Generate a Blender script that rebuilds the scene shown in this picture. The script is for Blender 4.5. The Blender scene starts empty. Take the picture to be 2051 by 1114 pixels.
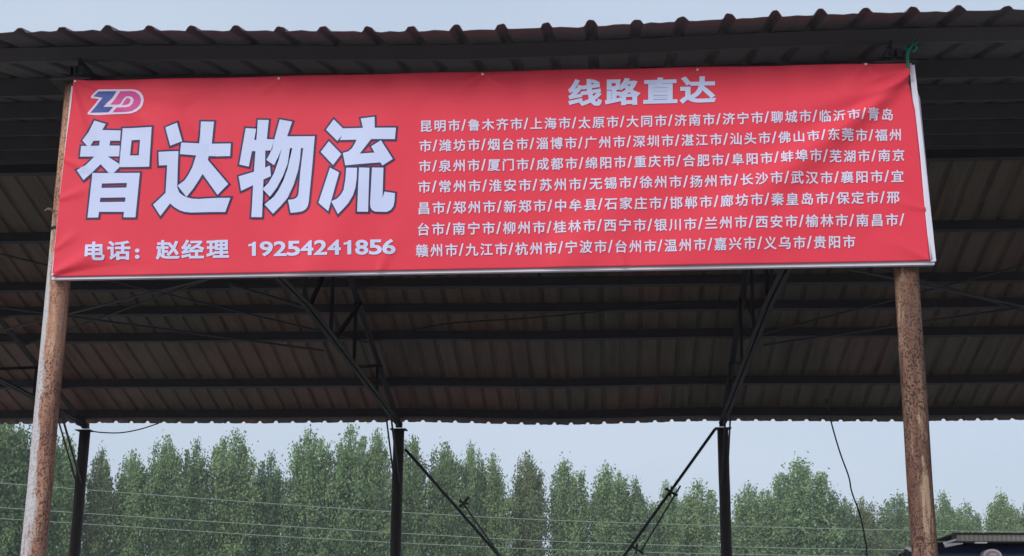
import bpy, bmesh, math, random
import numpy as np
from mathutils import Vector, Matrix
R = math.radians
scene = bpy.context.scene
COL = scene.collection

# ------------------------------------------------------------------ camera
PW, PH = 2051, 1114
EYE = Vector((0, 0, 1.6))
FPX, PITCH, YAW, ROLL = 2850.4, R(14.84), R(4.062), R(0.438)
_cy, _sy, _cp, _sp = math.cos(YAW), math.sin(YAW), math.cos(PITCH), math.sin(PITCH)
FW = Vector((-_sy * _cp, _cy * _cp, _sp))
_rt = Vector((_cy, _sy, 0)); _up = _rt.cross(FW)
RT = _rt * math.cos(ROLL) + _up * math.sin(ROLL)
UP = _up * math.cos(ROLL) - _rt * math.sin(ROLL)
cd = bpy.data.cameras.new('camera')
cd.sensor_width = 36; cd.lens = 36 * FPX / PW; cd.clip_start = 0.1; cd.clip_end = 5000
cam = bpy.data.objects.new('camera', cd); COL.objects.link(cam)
m = Matrix((RT, UP, -FW)).transposed().to_4x4(); m.translation = EYE
cam.matrix_world = m
scene.camera = cam

# ------------------------------------------------------------------ sky, sun, exposure
SUN_EL, SUN_AZ = R(34), R(212)          # azimuth clockwise from +Y: behind and left of the viewer
w = bpy.data.worlds.new('World'); scene.world = w; w.use_nodes = True
nt = w.node_tree; nt.nodes.clear()
sky = nt.nodes.new('ShaderNodeTexSky'); sky.sky_type = 'NISHITA'; sky.sun_disc = False
sky.sun_elevation = SUN_EL; sky.sun_rotation = SUN_AZ
sky.air_density = 1.0; sky.dust_density = 2.5; sky.ozone_density = 1.0
# thin high overcast: the blue sky is veiled by an even pale cloud layer with faint soft structure
tc = nt.nodes.new('ShaderNodeTexCoord')
mp = nt.nodes.new('ShaderNodeMapping'); mp.inputs['Scale'].default_value = (1, 1, 3)
nz = nt.nodes.new('ShaderNodeTexNoise'); nz.inputs['Scale'].default_value = 1.6; nz.inputs['Detail'].default_value = 4
cr = nt.nodes.new('ShaderNodeValToRGB')
cr.color_ramp.elements[0].position = .3; cr.color_ramp.elements[0].color = (4.15, 4.95, 6.1, 1)
cr.color_ramp.elements[1].position = .7; cr.color_ramp.elements[1].color = (4.95, 5.65, 6.7, 1)
mx = nt.nodes.new('ShaderNodeMix'); mx.data_type = 'RGBA'; mx.inputs[0].default_value = .85
bg = nt.nodes.new('ShaderNodeBackground'); bg.inputs['Strength'].default_value = .1
wo = nt.nodes.new('ShaderNodeOutputWorld')
L = nt.links.new
L(tc.outputs['Generated'], mp.inputs['Vector']); L(mp.outputs[0], nz.inputs['Vector']); L(nz.outputs[0], cr.inputs[0])
L(sky.outputs[0], mx.inputs[6]); L(cr.outputs[0], mx.inputs[7]); L(mx.outputs[2], bg.inputs[0]); L(bg.outputs[0], wo.inputs[0])

sd = bpy.data.lights.new('sun', 'SUN'); sd.energy = 1.75; sd.angle = R(25); sd.color = (1, .97, .93)
sun = bpy.data.objects.new('sun', sd); COL.objects.link(sun)
sdir = Vector((math.sin(SUN_AZ) * math.cos(SUN_EL), math.cos(SUN_AZ) * math.cos(SUN_EL), math.sin(SUN_EL)))
sun.rotation_euler = sdir.to_track_quat('Z', 'Y').to_euler()
sun.location = sdir * 60

vs = scene.view_settings
scene.display_settings.display_device = 'sRGB'
vs.view_transform = 'Standard'; vs.look = 'None'; vs.exposure = 0.4; vs.gamma = 1; vs.use_curve_mapping = False
scene.cycles.max_bounces = 6
scene.cycles.transparent_max_bounces = 8


# ------------------------------------------------------------------ helpers
def ray(x, y):
    return FW + RT * ((x - PW / 2) / FPX) - UP * ((y - PH / 2) / FPX)

def at(x, y, Y):                      # the point of the photo at depth Y
    d = ray(x, y); return EYE + d * (Y / d.y)

def empty(name, label, cat, loc, group=None):
    o = bpy.data.objects.new(name, None); COL.objects.link(o); o.location = loc
    o.empty_display_size = .2
    o['label'] = label; o['category'] = cat
    if group: o['group'] = group
    return o

def wloc(o):
    v = Vector((0, 0, 0))
    while o is not None:
        v += o.location; o = o.parent
    return v

def obj(name, bm, mat, parent=None, label=None, smooth=False, recalc=True, origin=None):
    if recalc: bmesh.ops.recalc_face_normals(bm, faces=bm.faces)
    pw = wloc(parent)
    og = Vector(origin) if origin is not None else pw
    bmesh.ops.translate(bm, verts=bm.verts, vec=-og)
    me = bpy.data.meshes.new(name); bm.to_mesh(me); bm.free()
    if smooth:
        me.polygons.foreach_set('use_smooth', [True] * len(me.polygons))
    for mm in (mat if isinstance(mat, (list, tuple)) else [mat]): me.materials.append(mm)
    o = bpy.data.objects.new(name, me); COL.objects.link(o)
    if parent is not None: o.parent = parent
    o.location = og - pw
    if label: o['label'] = label
    return o

def tag(o, label, cat, group=None, kind=None):
    o['label'] = label; o['category'] = cat
    if group: o['group'] = group
    if kind: o['kind'] = kind
    return o

def structure(name, bm, mat):
    o = obj(name, bm, mat); o['kind'] = 'structure'; return o

def box(bm, lo, hi, bevel=0):
    lo, hi = Vector(lo), Vector(hi)
    r = bmesh.ops.create_cube(bm, size=1)
    c = (lo + hi) / 2; s = hi - lo
    for v in r['verts']:
        v.co = Vector((v.co.x * s.x, v.co.y * s.y, v.co.z * s.z)) + c
    if bevel:
        es = list({e for v in r['verts'] for e in v.link_edges})
        bmesh.ops.bevel(bm, geom=es, offset=bevel, segments=2, affect='EDGES')
    return r['verts']

def beam(bm, p0, p1, w, h, up=(0, 0, 1)):
    p0, p1 = Vector(p0), Vector(p1); d = (p1 - p0).normalized()
    s = d.cross(Vector(up))
    if s.length < 1e-4: s = d.cross(Vector((1, 0, 0)))
    s.normalize(); u = s.cross(d)
    vs = []
    for p in (p0, p1):
        for a, b in ((-1, -1), (1, -1), (1, 1), (-1, 1)):
            vs.append(bm.verts.new(p + s * (a * w / 2) + u * (b * h / 2)))
    for f in ((0, 1, 2, 3), (7, 6, 5, 4), (0, 4, 5, 1), (1, 5, 6, 2), (2, 6, 7, 3), (3, 7, 4, 0)):
        bm.faces.new([vs[i] for i in f])

def angle_iron(bm, p0, p1, w, up=(0, 0, 1), t=.008, flip=1):
    """L profile: two thin legs"""
    p0, p1 = Vector(p0), Vector(p1); d = (p1 - p0).normalized()
    s = d.cross(Vector(up))
    if s.length < 1e-4: s = d.cross(Vector((1, 0, 0)))
    s.normalize(); u = s.cross(d); s = s * flip
    prof = [(0, 0), (w, 0), (w, t), (t, t), (t, w), (0, w)]
    a = [bm.verts.new(p0 + s * x + u * (y - w / 2)) for x, y in prof]
    b = [bm.verts.new(p1 + s * x + u * (y - w / 2)) for x, y in prof]
    n = len(prof)
    for i in range(n): bm.faces.new((a[i], a[(i + 1) % n], b[(i + 1) % n], b[i]))
    bm.faces.new(a); bm.faces.new(list(reversed(b)))

def tube(bm, pts, r, n=8, cap=True):
    pts = [Vector(p) for p in pts]; rings = []
    rr = r if isinstance(r, (list, tuple)) else [r] * len(pts)
    ref = None
    for i, p in enumerate(pts):
        d = (pts[min(i + 1, len(pts) - 1)] - pts[max(i - 1, 0)]).normalized()
        if ref is None:
            ref = Vector((0, 0, 1)) if abs(d.z) < .9 else Vector((1, 0, 0))
        s = d.cross(ref)
        if s.length < 1e-3: s = d.cross(Vector((0, 1, 0)))
        s.normalize(); u = s.cross(d); ref = u
        rings.append([bm.verts.new(p + (s * math.cos(2 * math.pi * k / n) + u * math.sin(2 * math.pi * k / n)) * rr[i]) for k in range(n)])
    for a, b in zip(rings, rings[1:]):
        for k in range(n): bm.faces.new((a[k], a[(k + 1) % n], b[(k + 1) % n], b[k]))
    if cap:
        bm.faces.new(list(reversed(rings[0]))); bm.faces.new(rings[-1])

def spline(pts, n=8):
    pts = [Vector(p) for p in pts]; out = []
    P = [pts[0] * 2 - pts[1]] + pts + [pts[-1] * 2 - pts[-2]]
    for i in range(1, len(P) - 2):
        for k in range(n):
            t = k / n
            out.append(.5 * ((2 * P[i]) + (-P[i - 1] + P[i + 1]) * t + (2 * P[i - 1] - 5 * P[i] + 4 * P[i + 1] - P[i + 2]) * t * t + (-P[i - 1] + 3 * P[i] - 3 * P[i + 1] + P[i + 2]) * t ** 3))
    out.append(pts[-1]); return out

# ------------------------------------------------------------------ materials
class N:
    def __init__(s, name, rough=.6, metal=0, spec=.5):
        s.m = bpy.data.materials.new(name); s.m.use_nodes = True
        s.t = s.m.node_tree; s.b = s.t.nodes['Principled BSDF']
        s.b.inputs['Roughness'].default_value = rough; s.b.inputs['Metallic'].default_value = metal
        s.b.inputs['Specular IOR Level'].default_value = spec
        s._c = None
    def new(s, t): return s.t.nodes.new(t)
    def link(s, a, b): s.t.links.new(a, b)
    def coord(s, scale=(1, 1, 1), which='Object'):
        if s._c is None: s._c = s.new('ShaderNodeTexCoord')
        mp = s.new('ShaderNodeMapping'); mp.inputs['Scale'].default_value = scale
        s.link(s._c.outputs[which], mp.inputs[0]); return mp.outputs[0]
    def noise(s, scale, detail=4, vec=(1, 1, 1), rough=.55, dist=0):
        n = s.new('ShaderNodeTexNoise'); n.inputs['Scale'].default_value = scale
        n.inputs['Detail'].default_value = detail; n.inputs['Roughness'].default_value = rough; n.inputs['Distortion'].default_value = dist
        s.link(s.coord(vec), n.inputs['Vector']); return n.outputs[0]
    def ramp(s, fac, stops):
        r = s.new('ShaderNodeValToRGB'); e = r.color_ramp.elements
        while len(e) < len(stops): e.new(.5)
        for k, (p, c) in enumerate(stops):
            e[k].position = p; e[k].color = (c, c, c, 1) if isinstance(c, (int, float)) else (*c, 1)
        s.link(fac, r.inputs[0]); return r.outputs[0]
    def mix(s, fac, a, b, mode='MIX'):
        x = s.new('ShaderNodeMix'); x.data_type = 'RGBA'; x.blend_type = mode
        for v, i in ((fac, 0), (a, 6), (b, 7)):
            if isinstance(v, (int, float)): x.inputs[i].default_value = v
            elif isinstance(v, tuple): x.inputs[i].default_value = (*v, 1)
            else: s.link(v, x.inputs[i])
        return x.outputs[2]
    def math(s, op, a, b=0.0):
        x = s.new('ShaderNodeMath'); x.operation = op
        for v, i in ((a, 0), (b, 1)):
            if isinstance(v, (int, float)): x.inputs[i].default_value = v
            else: s.link(v, x.inputs[i])
        return x.outputs[0]
    def sep(s, vec):
        x = s.new('ShaderNodeSeparateXYZ'); s.link(vec, x.inputs[0]); return x.outputs
    def color(s, c):
        if isinstance(c, tuple): s.b.inputs['Base Color'].default_value = (*c, 1)
        else: s.link(c, s.b.inputs['Base Color'])
        return s
    def rough(s, r): s.link(r, s.b.inputs['Roughness']); return s
    def bump(s, h, strength=.3, dist=.01):
        x = s.new('ShaderNodeBump'); x.inputs['Strength'].default_value = strength; x.inputs['Distance'].default_value = dist
        s.link(h, x.inputs['Height']); s.link(x.outputs[0], s.b.inputs['Normal']); return s

def plain(name, c, rough=.6, metal=0, var=.25, scale=3):
    n = N(name, rough, metal)
    f = n.noise(scale, 5)
    n.color(n.mix(f, tuple(v * (1 - var) for v in c), tuple(v * (1 + var) for v in c)))
    return n.m

def rust_paint(name, paint, side=0.0, amount=.5, gain=1.0, pit=1.0, seed=0.0, top=0.0):
    """old pale paint worn off to brown rust, pitted dark; side>0 keeps the paint on the -X side"""
    n = N(name, .8, 0, .3)
    c = n.coord()
    px = n.sep(c)
    big = n.noise(2.6 + seed, 5, (1.6, 1.6, .55), .6, .4)
    streak = n.noise(16 + seed * 3, 4, (1, 1, .09), .6)
    pits = n.noise(95, 2, (1, 1, .75), .5)
    pits2 = n.noise(24 + seed, 4, (1, 1, .5), .65)
    rust = n.ramp(n.noise(11 + seed, 6, (1, 1, .13), .7), [(p, tuple(v * gain for v in c_)) for p, c_ in ((.30, (.055, .026, .022)), (.46, (.125, .062, .045)), (.60, (.185, .105, .070)), (.78, (.29, .20, .125)))])
    pnt = n.mix(streak, tuple(v * .75 for v in paint), tuple(v * 1.12 for v in paint))
    mk = n.math('ADD', n.math('MULTIPLY', big, 1.0), n.math('MULTIPLY', streak, .6))
    mk = n.math('SUBTRACT', mk, n.math('MULTIPLY', px[0], side))
    if top: mk = n.math('SUBTRACT', mk, n.math('MULTIPLY', n.ramp(n.math('MULTIPLY', px[2], .2), [(.72, 0.0), (.86, 1.0)]), top))  # less pale paint near the top: dark rust plus eave shade put into the colour
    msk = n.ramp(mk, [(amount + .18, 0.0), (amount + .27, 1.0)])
    col = n.mix(msk, rust, pnt)
    dk = n.ramp(n.math('ADD', n.math('MULTIPLY', pits, .8), n.math('MULTIPLY', pits2, .2)), [(.50, 0.0), (.555, .95 * pit)])
    dk = n.math('MULTIPLY', dk, n.ramp(n.noise(3.1 + seed, 3, (1, 1, .6)), [(.36, .35), (.55, 1.0)]))
    dk = n.math('MULTIPLY', dk, n.math('SUBTRACT', 1.0, n.math('MULTIPLY', msk, .55)))
    col = n.mix(dk, col, (.038, .020, .020))
    n.color(col); n.bump(n.math('ADD', msk, pits), .5, .004)
    return n.m

M = {}
# banner print
n = N('banner_red', .6, 0, .18)
n.color(n.mix(n.noise(2.2, 6, (1, 1, 1), .6), (.69, .044, .074), (.79, .060, .095))); M['red'] = n.m
n = N('banner_print', .55, 0, .35); n.color((.57, .63, .88)); M['white'] = n.m
n = N('banner_print_list', .55, 0, .35); n.color((.68, .67, .86)); M['white2'] = n.m
n = N('banner_navy', .55, 0, .35); n.color((.022, .017, .085)); M['navy'] = n.m
n = N('logo_blue', .55, 0, .35); n.color((.045, .085, .33)); M['blue'] = n.m
n = N('logo_pink', .55, 0, .35); n.color((.60, .055, .27)); M['pink'] = n.m
n = N('logo_rim', .55, 0, .35); n.color((.74, .60, .80)); M['rim'] = n.m
M['frame'] = plain('frame_paint', (.66, .64, .76), .5, 0, .08, 6)
M['eyelet'] = plain('eyelet_metal', (.7, .68, .7), .4, 0, .05)
M['rope'] = plain('green_rope', (.02, .22, .15), .8, 0, .4, 60)
M['ribbon'] = plain('brown_tape', (.20, .12, .07), .7, 0, .3, 20)

# roof sheet
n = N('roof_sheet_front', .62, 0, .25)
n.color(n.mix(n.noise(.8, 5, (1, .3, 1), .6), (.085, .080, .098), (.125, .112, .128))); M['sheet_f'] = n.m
n = N('roof_sheet', .62, 0, .25)
px = n.sep(n.coord())
strip = n.new('ShaderNodeTexWhiteNoise'); strip.noise_dimensions = '1D'
n.link(n.math('FLOOR', n.math('MULTIPLY', px[0], 1.22)), strip.inputs['W'])
streak = n.noise(7, 5, (1, .07, .3), .65)
blot = n.ramp(n.noise(.45, 5, (1, .55, 1), .6), [(.40, 0.0), (.60, 1.0)])
a = n.mix(blot, (.150, .140, .118), (.285, .150, .135))
a = n.mix(n.math('MULTIPLY', strip.outputs[0], .75), a, (.175, .165, .138))
a = n.mix(n.ramp(streak, [(.42, 0.0), (.75, .7)]), a, (.095, .062, .050))
n.color(a); M['sheet'] = n.m
n = N('roof_edge_rust', .8); M['sheet_edge'] = n.m; n.color(n.mix(n.noise(8), (.09, .06, .055), (.15, .10, .085)))
M['steel'] = plain('dark_steel', (.060, .054, .070), .6, 0, .35, 5)
M['truss'] = plain('truss_steel', (.026, .024, .038), .65, 0, .35, 5)
M['steel2'] = plain('dark_post_paint', (.040, .030, .030), .7, 0, .5, 4)
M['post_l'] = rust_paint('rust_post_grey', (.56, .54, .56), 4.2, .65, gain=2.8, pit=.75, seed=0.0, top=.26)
M['post_r'] = rust_paint('rust_post_brown', (.42, .29, .20), -.6, .69, gain=1.15, pit=1.0, seed=1.3)
M['post_b'] = plain('rear_post_paint', (.045, .032, .032), .7, 0, .55, 6)
M['wire'] = plain('black_wire', (.02, .02, .022), .6)
M['pale_wire'] = plain('aluminium_line', (.30, .36, .30), .5)
M['bark'] = plain('poplar_bark', (.20, .19, .165), .9, 0, .4, 4)

def leaf_mat(name, c0, c1, c2):
    n = N(name, .6, 0, .3)
    f = n.noise(1.1, 4, (1, 1, .7)); g = n.noise(9, 2)
    c = n.mix(n.ramp(f, [(.36, 0.0), (.64, 1.0)]), c0, c1)
    c = n.mix(n.ramp(g, [(.45, 0.0), (.7, .75)]), c, c2)
    oi = n.new('ShaderNodeObjectInfo')
    c = n.mix(n.math('MULTIPLY', oi.outputs['Random'], .55), c, n.mix(.5, c, (.24, .28, .10)))
    n.color(c)
    tr = n.new('ShaderNodeBsdfTranslucent'); n.link(c, tr.inputs[0])
    ms = n.new('ShaderNodeMixShader'); ms.inputs[0].default_value = .30
    n.link(n.b.outputs[0], ms.inputs[1]); n.link(tr.outputs[0], ms.inputs[2])
    n.link(ms.outputs[0], n.t.nodes['Material Output'].inputs[0])
    return n.m
M['leaf0'] = leaf_mat('poplar_leaves', (.135, .235, .105), (.235, .360, .145), (.40, .50, .28))
M['leaf1'] = leaf_mat('poplar_leaves_dark', (.095, .180, .092), (.170, .285, .120), (.29, .40, .20))
M['leaf2'] = leaf_mat('poplar_leaves_dry', (.125, .175, .085), (.185, .240, .105), (.25, .30, .15))

# ------------------------------------------------------------------ ground
n = N('yard_earth', .95, 0, .2)
f = n.noise(.35, 6); g = n.noise(9, 6, (1, 1, 1), .7); k = n.noise(60, 3)
c = n.mix(f, (.25, .225, .195), (.34, .31, .27)); c = n.mix(n.ramp(g, [(.5, 0.0), (.75, .6)]), c, (.10, .088, .072))
n.color(c); n.bump(n.math('ADD', g, n.math('MULTIPLY', k, .5)), .6, .03); M['ground'] = n.m
n = N('field_grass', .95, 0, .2)
n.color(n.mix(n.noise(.25, 7, (1, 1, 1), .7), (.06, .085, .035), (.14, .13, .065))); M['field'] = n.m
bm = bmesh.new()
bmesh.ops.create_grid(bm, x_segments=40, y_segments=40, size=2500)
structure('ground', bm, M['field'])
bm = bmesh.new()
g = bmesh.ops.create_grid(bm, x_segments=60, y_segments=60, size=1)
for v in g['verts']: v.co = Vector((v.co.x * 45, v.co.y * 30 + 8, .012))
structure('yard', bm, M['ground'])

# ------------------------------------------------------------------ the open shed
XL, BAY = -3.429, 5.2
YF, YR = 8.37, 22.71                 # front and rear post lines
Y0, Y1 = 7.89, 23.11                 # eave edges
ZE = 5.30                            # eave height (underside of the sheets)
YM = 15.5; ZR = 7.30                 # ridge
FRAMES = [XL + BAY * k for k in range(-2, 4)]
XA, XB = FRAMES[0] - .5, FRAMES[-1] + .5
rng = random.Random(4)
shed = empty('open_shed', 'long open sided steel shed with dark corrugated roof on rusty posts', 'shed', (XL + BAY / 2, YM, 0))

def sag(X, t):                       # a slack dip of the eave between two posts; t = 0 at ridge, 1 at eave
    u = ((X - XL) / BAY)
    k = math.floor(u); u -= k
    amp = {0: .055, -1: .012, 1: .02}.get(k, .02)
    return -amp * math.sin(math.pi * u) ** 2 * t * t

def roof_z(Y):
    if Y < YM: return ZE + (ZR - ZE) * (Y - Y0) / (YM - Y0)
    return ZE + (ZR - ZE) * (Y1 - Y) / (Y1 - YM)

PITCHX = .2718
def phase(x, y, Y): return at(x, y, Y).x
PROF = [(-.041, 0), (-.032, .010), (-.021, .028), (-.010, .034), (.010, .034), (.021, .028), (.032, .010), (.041, 0)]
def roof_half(name, Ya, Yb, x0, wob, label):
    bm = bmesh.new(); rows = 10
    k0 = math.ceil((XA - x0) / PITCHX); k1 = math.floor((XB - x0) / PITCHX)
    xs = []
    rr = random.Random(7)
    for k in range(k0, k1 + 1):
        jx = rr.uniform(-.006, .006); jz = rr.uniform(-wob, wob) * .6 + (.006 if k % 6 == 2 else 0); s = rr.uniform(.78, 1.15)
        for (px_, pz) in PROF: xs.append((x0 + k * PITCHX + jx + px_ * rr.uniform(.94, 1.06), pz * s + jz * .6, jz))
        for fq in (.3, .5, .7): xs.append((x0 + (k + fq) * PITCHX, rr.uniform(-.0025, .0035) + jz * .4, jz))
    grid = []
    for r in range(rows + 1):
        t = r / rows; Y = Ya + (Yb - Ya) * t; row = []
        for (X, dz, jz) in xs:
            e = rr.uniform(-.004, .004)
            row.append(bm.verts.new((X, Y + (jz * 1.5 if r == rows else 0), roof_z(Y) + dz * (1 if r else 1) + sag(X, t) + (e if r == rows else 0))))
        grid.append(row)
    for a, b in zip(grid, grid[1:]):
        for i in range(len(a) - 1): bm.faces.new((a[i], a[i + 1], b[i + 1], b[i]))
    o = obj(name, bm, M['sheet_f'] if Yb < YM else M['sheet'], shed, label)
    sm = o.modifiers.new('thickness', 'SOLIDIFY'); sm.thickness = .003; sm.offset = 1
    return o
roof_half('roof_sheet', YM - .02, Y0, phase(41, 50, Y0), .006, 'dark corrugated roof slope rising from the near eave')
roof_half('roof_sheet', YM + .02, Y1, phase(553, 850, Y1), .004, 'dark corrugated roof slope falling to the far eave')
bm = bmesh.new()
rp = [(-.30, -.035), (-.10, .035), (0, .06), (.10, .035), (.30, -.035)]
A = [bm.verts.new((XA, YM + y, ZR + .05 + z)) for y, z in rp]; B = [bm.verts.new((XB, YM + y, ZR + .05 + z)) for y, z in rp]
for i in range(4): bm.faces.new((A[i], A[i + 1], B[i + 1], B[i]))
o = obj('ridge_cap', bm, M['sheet'], shed); sm = o.modifiers.new('thickness', 'SOLIDIFY'); sm.thickness = .003

def rear_plane_hit(x, y):
    # depth where the ray of pixel (x, y) meets the rear roof slope
    lo, hi = YM, Y1
    for _ in range(50):
        mid = (lo + hi) / 2
        if at(x, y, mid).z < roof_z(mid): lo = mid
        else: hi = mid
    return lo
def purlin(Y, w=.07, h=.13, drop=.004, mat='steel'):
    bm = bmesh.new()
    sl = (ZR - ZE) / (YM - Y0) * (1 if Y < YM else -1)
    nrm = Vector((0, -sl, 1)).normalized(); tt = Vector((0, 1, sl)).normalized()
    segs = 36
    t = abs(Y - YM) / (YM - Y0)
    prof = [(-w / 2, 0), (w / 2, 0), (w / 2, -.02), (w / 2 - .006, -.02), (w / 2 - .006, -.006), (-w / 2 + .006, -.006),
            (-w / 2 + .006, -h + .006), (w / 2 - .006, -h + .006), (w / 2 - .006, -h + .022), (w / 2, -h + .022), (w / 2, -h), (-w / 2, -h)]
    rings = []
    for i in range(segs + 1):
        X = XA + .1 + (XB - XA - .2) * i / segs
        c = Vector((X, Y, roof_z(Y) + sag(X, t) - drop))
        rings.append([bm.verts.new(c + tt * a + nrm * b) for a, b in prof])
    for a, b in zip(rings, rings[1:]):
        for k in range(len(prof)): bm.faces.new((a[k], a[(k + 1) % len(prof)], b[(k + 1) % len(prof)], b[k]))
    bm.faces.new(rings[0]); bm.faces.new(list(reversed(rings[-1])))
    return obj('purlin', bm, M[mat], shed)
PUR_R = [rear_plane_hit(1100, y) for y in (756, 662, 607, 556)]
yy = PUR_R[-1]
PUR_R += [yy - (yy - YM) * .42, YM + .22]
for Y in PUR_R: purlin(Y)
purlin(YR - .10, .07, .14)
purlin(YF + .06, .07, .09, mat='sheet_f')
for k in range(5): purlin(YF + 1.35 + k * 1.32)
purlin(YM - .22)

# trusses
def truss(X, label=None):
    zc = ZE - .06; CAM = .20
    zb = lambda y: zc + CAM * (1 - abs(y - YM) / (YM - YF))
    bm = bmesh.new()
    dz = .19
    for s in (-1, 1):
        for (ya, yb) in ((YF - .1, YM), (YR + .1, YM)):
            angle_iron(bm, (X + s * .012, ya, roof_z(ya) - dz), (X + s * .012, yb, roof_z(yb) - dz), .055, flip=s, t=.007)
    tr = obj('roof_truss', bm, M['truss'], shed, label)
    bm = bmesh.new()
    for s in (-1, 1):
        angle_iron(bm, (X + s * .012, YF, zc - .02), (X + s * .012, YM, zc + CAM), .05, flip=s, t=.007)
        angle_iron(bm, (X + s * .012, YM, zc + CAM), (X + s * .012, YR, zc - .02), .05, flip=s, t=.007)
    obj('bottom_chord', bm, M['truss'], tr)
    ys = [YF + (YM - YF) * f for f in (.28, .55, .78)]
    bots = ys + [YM] + [2 * YM - y for y in reversed(ys)]
    for y in bots:
        bm = bmesh.new()
        angle_iron(bm, (X - .03, y, zb(y)), (X - .03, y, roof_z(y) - dz), .042, up=(1, 0, 0), flip=-1)
        obj('web_bar', bm, M['truss'], tr)
    tops = bots
    for i in range(len(bots) - 1):
        y0, y1 = bots[i], bots[i + 1]
        bm = bmesh.new()
        if y1 <= YM: a, b = (X + .02, y1, zb(y1)), (X + .02, y0, roof_z(y0) - dz)
        else: a, b = (X + .02, y0, zb(y0)), (X + .02, y1, roof_z(y1) - dz)
        angle_iron(bm, a, b, .042)
        obj('web_bar', bm, M['truss'], tr)
    for y, s in ((YF, 1), (YR, -1)):
        bm = bmesh.new()
        box(bm, (X - .006, min(y, y + s * .42), zc - .09), (X + .006, max(y, y + s * .42), roof_z(y + s * .2) - .14))
        obj('gusset_plate', bm, M['truss'], tr)
for X in FRAMES: truss(X)

def post(X, Y, r, mat, ztop, label=None, lean=None):
    bm = bmesh.new(); rr = random.Random(int(X * 10 + Y)); pts = []
    for k in range(15):
        z = .02 + (ztop - .02) * k / 14
        pts.append((X + rr.uniform(-.002, .002), Y, z))
    tube(bm, pts, r, 36)
    p = obj('post', bm, mat, shed, label, smooth=True, origin=(X, Y, 0))
    bm = bmesh.new(); box(bm, (X - .13, Y - .12, ztop + .001), (X + .13, Y + .12, ztop + .013)); obj('cap_plate', bm, M['steel2'], p)
    bm = bmesh.new(); box(bm, (X - .16, Y - .16, .0125), (X + .16, Y + .16, .030)); obj('base_plate', bm, M['steel2'], p)
    return p
ZTF = 5.135
for i, X in enumerate(FRAMES):
    lab = {2: 'rusty front post with pale grey paint left on its left side', 3: 'brown rusty front post pitted with dark spots'}.get(i)
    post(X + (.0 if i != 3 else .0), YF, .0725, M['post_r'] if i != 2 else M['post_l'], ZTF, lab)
    post(X, YR, .088, M['post_b'], ZTF - .03, None)
    # stub between cap plate and eave purlin
    for Y in (YF, YR):
        bm = bmesh.new(); box(bm, (X - .05, Y - .05, ZTF + .016), (X + .05, Y + .05, roof_z(Y) - .17)); obj('post_bracket', bm, M['steel'], shed)
    # knee brace, a pair of angles up to the truss
    bm = bmesh.new()
    for s in (-1, 1): angle_iron(bm, (X + s * .05, YR - .07, 4.25), (X + s * .05, YR - 1.15, ZE - .10), .026, flip=s, t=.008)
    obj('knee_brace', bm, M['steel'], shed)

# crossed bracing between two rear posts, each made longer by a lapped and clamped second rod
def brace(p0, p1, lap0, lap1, clampP, sgn):
    Y = YR + .03 * sgn
    a, b = at(*p0, Y), at(*p1, Y)
    d = (b - a); e = a + d * ((a.z - .05) / (a.z - b.z))
    bm = bmesh.new(); tube(bm, [a, a.lerp(e, .5), e], .025, 10)
    br = obj('diagonal_brace', bm, M['steel'], shed, smooth=True)
    la, lb = at(*lap0, Y - .05), at(*lap1, Y - .05)
    le = la + (lb - la) * ((la.z - .3) / (la.z - lb.z)) if sgn > 0 else lb
    bm = bmesh.new(); tube(bm, [la, le], .014, 8); obj('lapped_rod', bm, M['pale_dark'], br, smooth=True)
    for cp in clampP:
        c = at(*cp, Y - .02)
        bm = bmesh.new()
        dd = d.normalized(); s = dd.cross(Vector((0, 1, 0)))
        beam(bm, c - s * .11 + dd * .01, c + s * .11 - dd * .01, .035, .05, up=(0, 1, 0))
        beam(bm, c - s * .05 - dd * .07, c + s * .03 + dd * .07, .03, .045, up=(0, 1, 0))
        for q in (-.085, .085): tube(bm, [c + s * q + Vector((0, -.05, 0)), c + s * q + Vector((0, .05, 0))], .013, 8)
        obj('clamp', bm, M['steel'], br)
M['pale_dark'] = plain('worn_rod', (.10, .105, .10), .5)
brace((812, 900), (1000, 1114), (921, 1000), (1004, 1116), [(930, 1006)], 1)
brace((1432, 860), (1250, 1114), (1363, 973), (1282, 1107), [(1345, 986), (1276, 1101)], -1)

# roof bracing rods in the bays beside the middle one
def rod(p, q, r=.014):
    bm = bmesh.new(); tube(bm, [p, q], r, 6); obj('roof_brace', bm, M['steel'], shed)
for k in (1, 3):
    X0, X1 = FRAMES[k], FRAMES[k + 1]
    for ya, yb in ((17.0, 19.9), (19.9, 17.0)):
        rod((X0 + .06, ya, roof_z(ya) - .20), (X1 - .06, yb, roof_z(yb) - .20))
    for ya, yb in ((13.0, 16.8), (16.8, 13.0)):
        rod((X0 + .06, ya, ZE - .10), (X1 - .06, yb, ZE - .13))

rod(at(462, 571, 14.2), at(640, 624, 16.4), .022)
rod(at(2010, 645, 21.0), at(1905, 830, 22.6), .008)

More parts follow.
